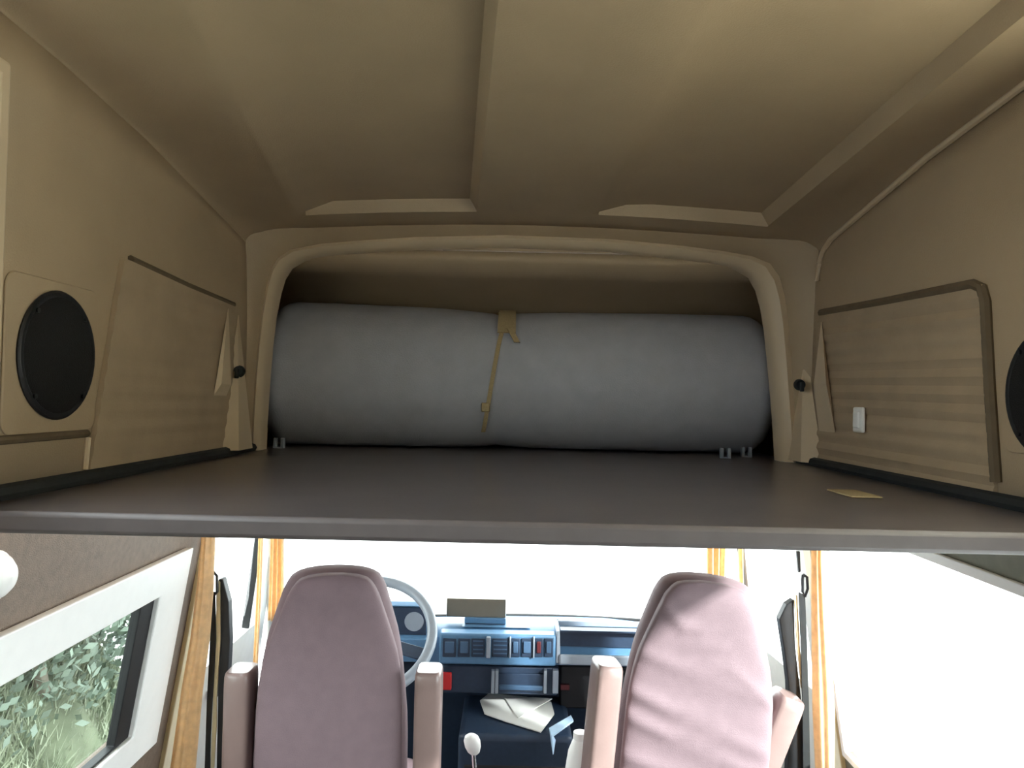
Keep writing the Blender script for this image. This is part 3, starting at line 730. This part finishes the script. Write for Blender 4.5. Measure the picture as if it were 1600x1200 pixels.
# ------------------------------------------------------------------ curtains
def curtain(name, label, rows, folds, amp, y, group, phase=0., depth=.0, hem=True, bulge=0.):
    """rows: (pixel y, pixel x left, pixel x right); the cloth hangs at depth y and is gathered in folds"""
    pts = []
    N = folds * 8 + 1
    tops = PY(rows[0][1], rows[0][0], y)
    bm = B(); rings = []
    zs_ = []
    for py, a, b in rows:
        A, Bp = PY(a, py, y), PY(b, py, y)
        row = []
        for k in range(N):
            u = k / (N - 1); p = A.lerp(Bp, u)
            row.append(p + Vector((0, amp * math.sin(2 * PI * folds * u + phase) + depth * u - bulge * math.sin(PI * u) ** .7, 0)))
        rings.append(row)
    # continue to the rail above and the hem below
    dz = rings[0][0].z
    top = [Vector((p.x, p.y, 1.535 if abs(y) < 2.25 else 1.49)) for p in rings[0]]
    bot = [p + (p - q) * ((p.z - .62) / max(.05, (q.z - p.z))) * 1.0 for p, q in zip(rings[-1], rings[-2])] if hem and rings[-1][0].z > .64 else None
    rows_ = [top] + rings + ([bot] if bot else [])
    # refine between rows so that the cloth bends smoothly
    fine = []
    for r0, r1 in zip(rows_, rows_[1:]):
        for s in range(4): fine.append([p.lerp(q, s / 4) for p, q in zip(r0, r1)])
    fine.append(rows_[-1])
    loft(bm, fine, closed=False)
    t = thing(name, label, 'curtain', (tops.x, y, .62), group=group)
    o = obj('cloth', bm, M['gold'], t, solid=.002)
    ht = fine[0]; bm = B()
    xs0, xs1 = min(p.x for p in ht), max(p.x for p in ht)
    box(bm, (xs0 - .004, y - amp - bulge - .006, ht[0].z - .03), (xs1 + .004, y + amp + abs(depth) + .006, ht[0].z)); obj('header_tape', bm, M['gold'], t, bevel=.004)
    return t
G = 'gathered gold cab curtains'
curtain('curtain', 'gathered gold curtain beside the dark window, behind the driver seat', [(850, 314, 336), (920, 307, 334), (1000, 297, 328), (1080, 283, 317), (1200, 266, 306)], 3, .003, 2.115, G, bulge=.022)
curtain('curtain', 'gathered gold curtain in front of the bright side window, sunlit along its middle', [(872, 1268, 1285), (960, 1268, 1292), (1060, 1269, 1302), (1110, 1270, 1305), (1200, 1274, 1304)], 3, .003, 2.085, G, 1.2, bulge=.024)
curtain('curtain', 'short gold curtain at the windscreen pillar beside the steering wheel', [(850, 423, 444), (920, 421, 444), (970, 419, 442)], 3, .010, 2.84, G, hem=False)
curtain('curtain', 'short gold curtain at the windscreen pillar above the passenger seat', [(868, 1105, 1134), (930, 1106, 1132), (960, 1107, 1133)], 3, .012, 3.0, G, hem=False)
curtain('curtain', 'thin strip of gold curtain on the window divider of the driver door', [(850, 404, 411), (930, 401, 408), (1035, 396, 403)], 1, .006, 2.60, G)
curtain('curtain', 'thin strip of gold curtain on the window divider of the passenger door', [(868, 1154, 1161), (900, 1155, 1162), (1020, 1158, 1165)], 1, .006, 2.74, G)

# black pillar pads and belts behind the seats
t = thing('seat_belt', 'black seat belt and pillar pad behind the driver seat', 'seat belt', PY(350, 1200, 2.2), group='seat belts on the door pillars')
y = 2.17
bm = B(); prism(bm, [PY(a, b, y) for a, b in ((341, 905), (348, 905), (357, 940), (359, 1000), (357, 1040), (352, 1090), (356, 1130), (358, 1200), (352, 1260), (334, 1260), (338, 1200), (340, 1090), (341, 1000))], (0, .03, 0)); obj('pillar_pad', bm, M['black'], t, smooth=False, bevel=.003)
bm = B(); prism(bm, [PY(a, b, y - .012) for a, b in ((330, 925), (336, 925), (337, 1000), (332, 1090), (329, 1150), (327, 1250), (318, 1250), (323, 1100), (328, 1000))], (0, .004, 0)); obj('webbing', bm, M['darktrim'], t, smooth=False)
bm = B(); pa = [PY(a, b, y - .012) for a, b in ((333, 893), (339, 900), (339, 925), (335, 932), (331, 925), (331, 900), (333, 893))]; tube(bm, pa, .004, 8); obj('anchor', bm, M['black'], t)
bm = B(); prism(bm, [PY(a, b, y - .006) for a, b in ((338, 905), (343, 910), (344, 1000), (338, 1090), (338, 1130), (334, 1200), (329, 1200), (333, 1090), (337, 1000))], (0, .006, 0)); obj('pillar_edge', bm, M['cream'], t, smooth=False)
t = thing('seat_belt', 'black seat belt and slanted pillar pad behind the passenger seat', 'seat belt', PY(1245, 1200, 2.2), group='seat belts on the door pillars')
bm = B(); prism(bm, [PY(a, b, y) for a, b in ((1241, 937), (1243, 1010), (1250, 1072), (1254, 1110), (1256, 1260), (1228, 1260), (1234, 1140), (1232, 1068), (1226, 1020), (1218, 968), (1229, 945))], (0, .03, 0)); obj('pillar_pad', bm, M['black'], t, smooth=False, bevel=.003)
bm = B(); prism(bm, [PY(a, b, y - .012) for a, b in ((1248, 925), (1258, 930), (1261, 1000), (1264, 1100), (1267, 1260), (1256, 1260), (1254, 1100), (1252, 1020))], (0, .004, 0)); obj('webbing', bm, M['darktrim'], t, smooth=False)
bm = B(); pa = [PY(a, b, y - .012) for a, b in ((1255, 898), (1261, 902), (1262, 920), (1258, 932), (1254, 925), (1254, 905), (1255, 898))]; tube(bm, pa, .004, 8); obj('anchor', bm, M['black'], t)
bm = B(); prism(bm, [PY(a, b, y - .006) for a, b in ((1241, 930), (1246, 930), (1250, 1010), (1256, 1075), (1252, 1075), (1246, 1010))], (0, .006, 0)); obj('pillar_edge', bm, M['cream'], t, smooth=False)
bm = B(); prism(bm, [PY(a, b, y + .01) for a, b in ((1245, 862), (1250, 862), (1251, 893), (1248, 895))], (0, .01, 0)); obj('guide_hook', bm, M['black'], t, smooth=False)

# wall lamp below the bed, driver side
p = PX(-20, 900, -(xlow(1.44)))
t = thing('wall_lamp', 'round white wall lamp under the bed board at the picture edge', 'lamp', p)
bm = B(); lathe(bm, p, (1, 0, 0), [(.040, 0), (.042, .012), (.040, .016)], 32); obj('lamp_base', bm, M['white'], t)
bm = B(); lathe(bm, p + Vector((.015, 0, 0)), (1, 0, 0), [(.037, 0), (.034, .010), (.024, .02), (0, .026)], 32); obj('lamp_cover', bm, M['white'], t)

# ------------------------------------------------------------------ outside
ZG = -.45
bm = B(); box(bm, (-60, -60, ZG - .2), (60, 90, ZG)); structure(obj('ground', bm, M['concrete'], smooth=False), 'pale concrete ground outside the van', 'ground')
# green bank along the driver side
bm = B(); prof = []
for k in range(25):
    y = -2 + 6.3 * k / 24; w_ = .08 * math.sin(2.1 * k)
    prof.append([Vector((-1.75 + w_, y, ZG)), Vector((-2.1 + w_, y, ZG + .6)), Vector((-2.5, y, ZG + 1.05 + w_)), Vector((-3.2, y, ZG + 1.3)), Vector((-3.6, y, ZG))])
loft(bm, prof); structure(obj('terrain_bank', bm, M['earth']), 'dark earth bank behind the tinted window', 'bank')
bm = B()
def blade(p, h, w_, lean):
    a = random.uniform(0, PI); s = Vector((math.cos(a), math.sin(a), 0)) * w_
    l = Vector((random.uniform(-lean, lean), random.uniform(-lean, lean), h))
    v = [bm.verts.new(p - s), bm.verts.new(p + s), bm.verts.new(p + s * .5 + l * .6), bm.verts.new(p + l)]; bm.faces.new(v)
for _ in range(17000):
    y = random.uniform(-1.0, 4.3); u = random.uniform(0, 1)
    x = -1.75 - .75 * u; z = ZG + (u / .47 * .6 if u < .47 else .6 + (u - .47) / .53 * .45) - .02
    blade(Vector((x, y, z)), random.uniform(.05, .15), random.uniform(.003, .007), .07)
tag(obj('grass', bm, M['grassy'], smooth=False), 'yellow green grass on the bank seen through the tinted window', 'grass', kind='stuff')
bm = B()
for _ in range(26000):
    y = 4.6 - 5.2 * random.random() ** 1.5; h = random.random() ** .8
    x = -2.7 + .1 * math.sin(y * 2.3) + random.uniform(-.45, .45) + .45 * max(0, y - 2.8) / 1.5; z = ZG + .65 + h * 1.25
    p = Vector((x, y, z)); n_ = Vector((random.gauss(0, 1), random.gauss(0, 1), random.gauss(0, 1))).normalized()
    u = n_.orthogonal().normalized(); v_ = n_.cross(u); s = random.uniform(.016, .038)
    bm.faces.new([bm.verts.new(p + u * s), bm.verts.new(p + v_ * s * .55), bm.verts.new(p - u * s), bm.verts.new(p - v_ * s * .55)])
tag(obj('hedge_foliage', bm, M['leaf'], smooth=False), 'dark green hedge behind the tinted side window', 'hedge', kind='stuff')
for k, (y, lean, lab) in enumerate(((3.0, .25, 'pale slanting trunk in the hedge, seen mid-pane of the tinted window'), (3.7, -.2, 'pale thin trunk in the hedge, near the front end of the tinted window'))):
    t = thing('young_tree', lab, 'tree', (-2.2, y, ZG + .7))
    bm = B(); tube(bm, [(-2.2, y, ZG + .7), (-2.2 + lean * .3, y + lean, ZG + 1.6), (-2.25, y + lean * 1.3, ZG + 2.0), (-2.3, y + lean * 1.5, ZG + 2.4)], [.035, .03, .022, .01], 8); obj('trunk', bm, M['bark'], t)
    bm = B(); tube(bm, [(-2.2 + lean * .3, y + lean, ZG + 1.6), (-2.1, y + lean + .3, ZG + 2.1), (-2.05, y + lean + .45, ZG + 2.6)], [.018, .012, .006], 6); obj('branch', bm, M['bark'], t)

# ------------------------------------------------------------------ light
wd = bpy.data.worlds.new('sky'); SC.world = wd; wd.use_nodes = True
bg = wd.node_tree.nodes['Background']; bg.inputs[0].default_value = (.93, .97, 1.0, 1); bg.inputs[1].default_value = 9.6
sd_ = bpy.data.lights.new('sun', 'SUN'); sd_.energy = 14.0; sd_.angle = R(4); sd_.color = (1, 1, 1)
so = bpy.data.objects.new('sun', sd_); C.objects.link(so)
so.rotation_euler = Vector((-.65, .66, -.43)).to_track_quat('-Z', 'Y').to_euler()
vs = SC.view_settings
SC.display_settings.display_device = 'sRGB'
vs.view_transform = 'Standard'; vs.look = 'None'; vs.exposure = 0.0; vs.gamma = 1.0; vs.use_curve_mapping = False
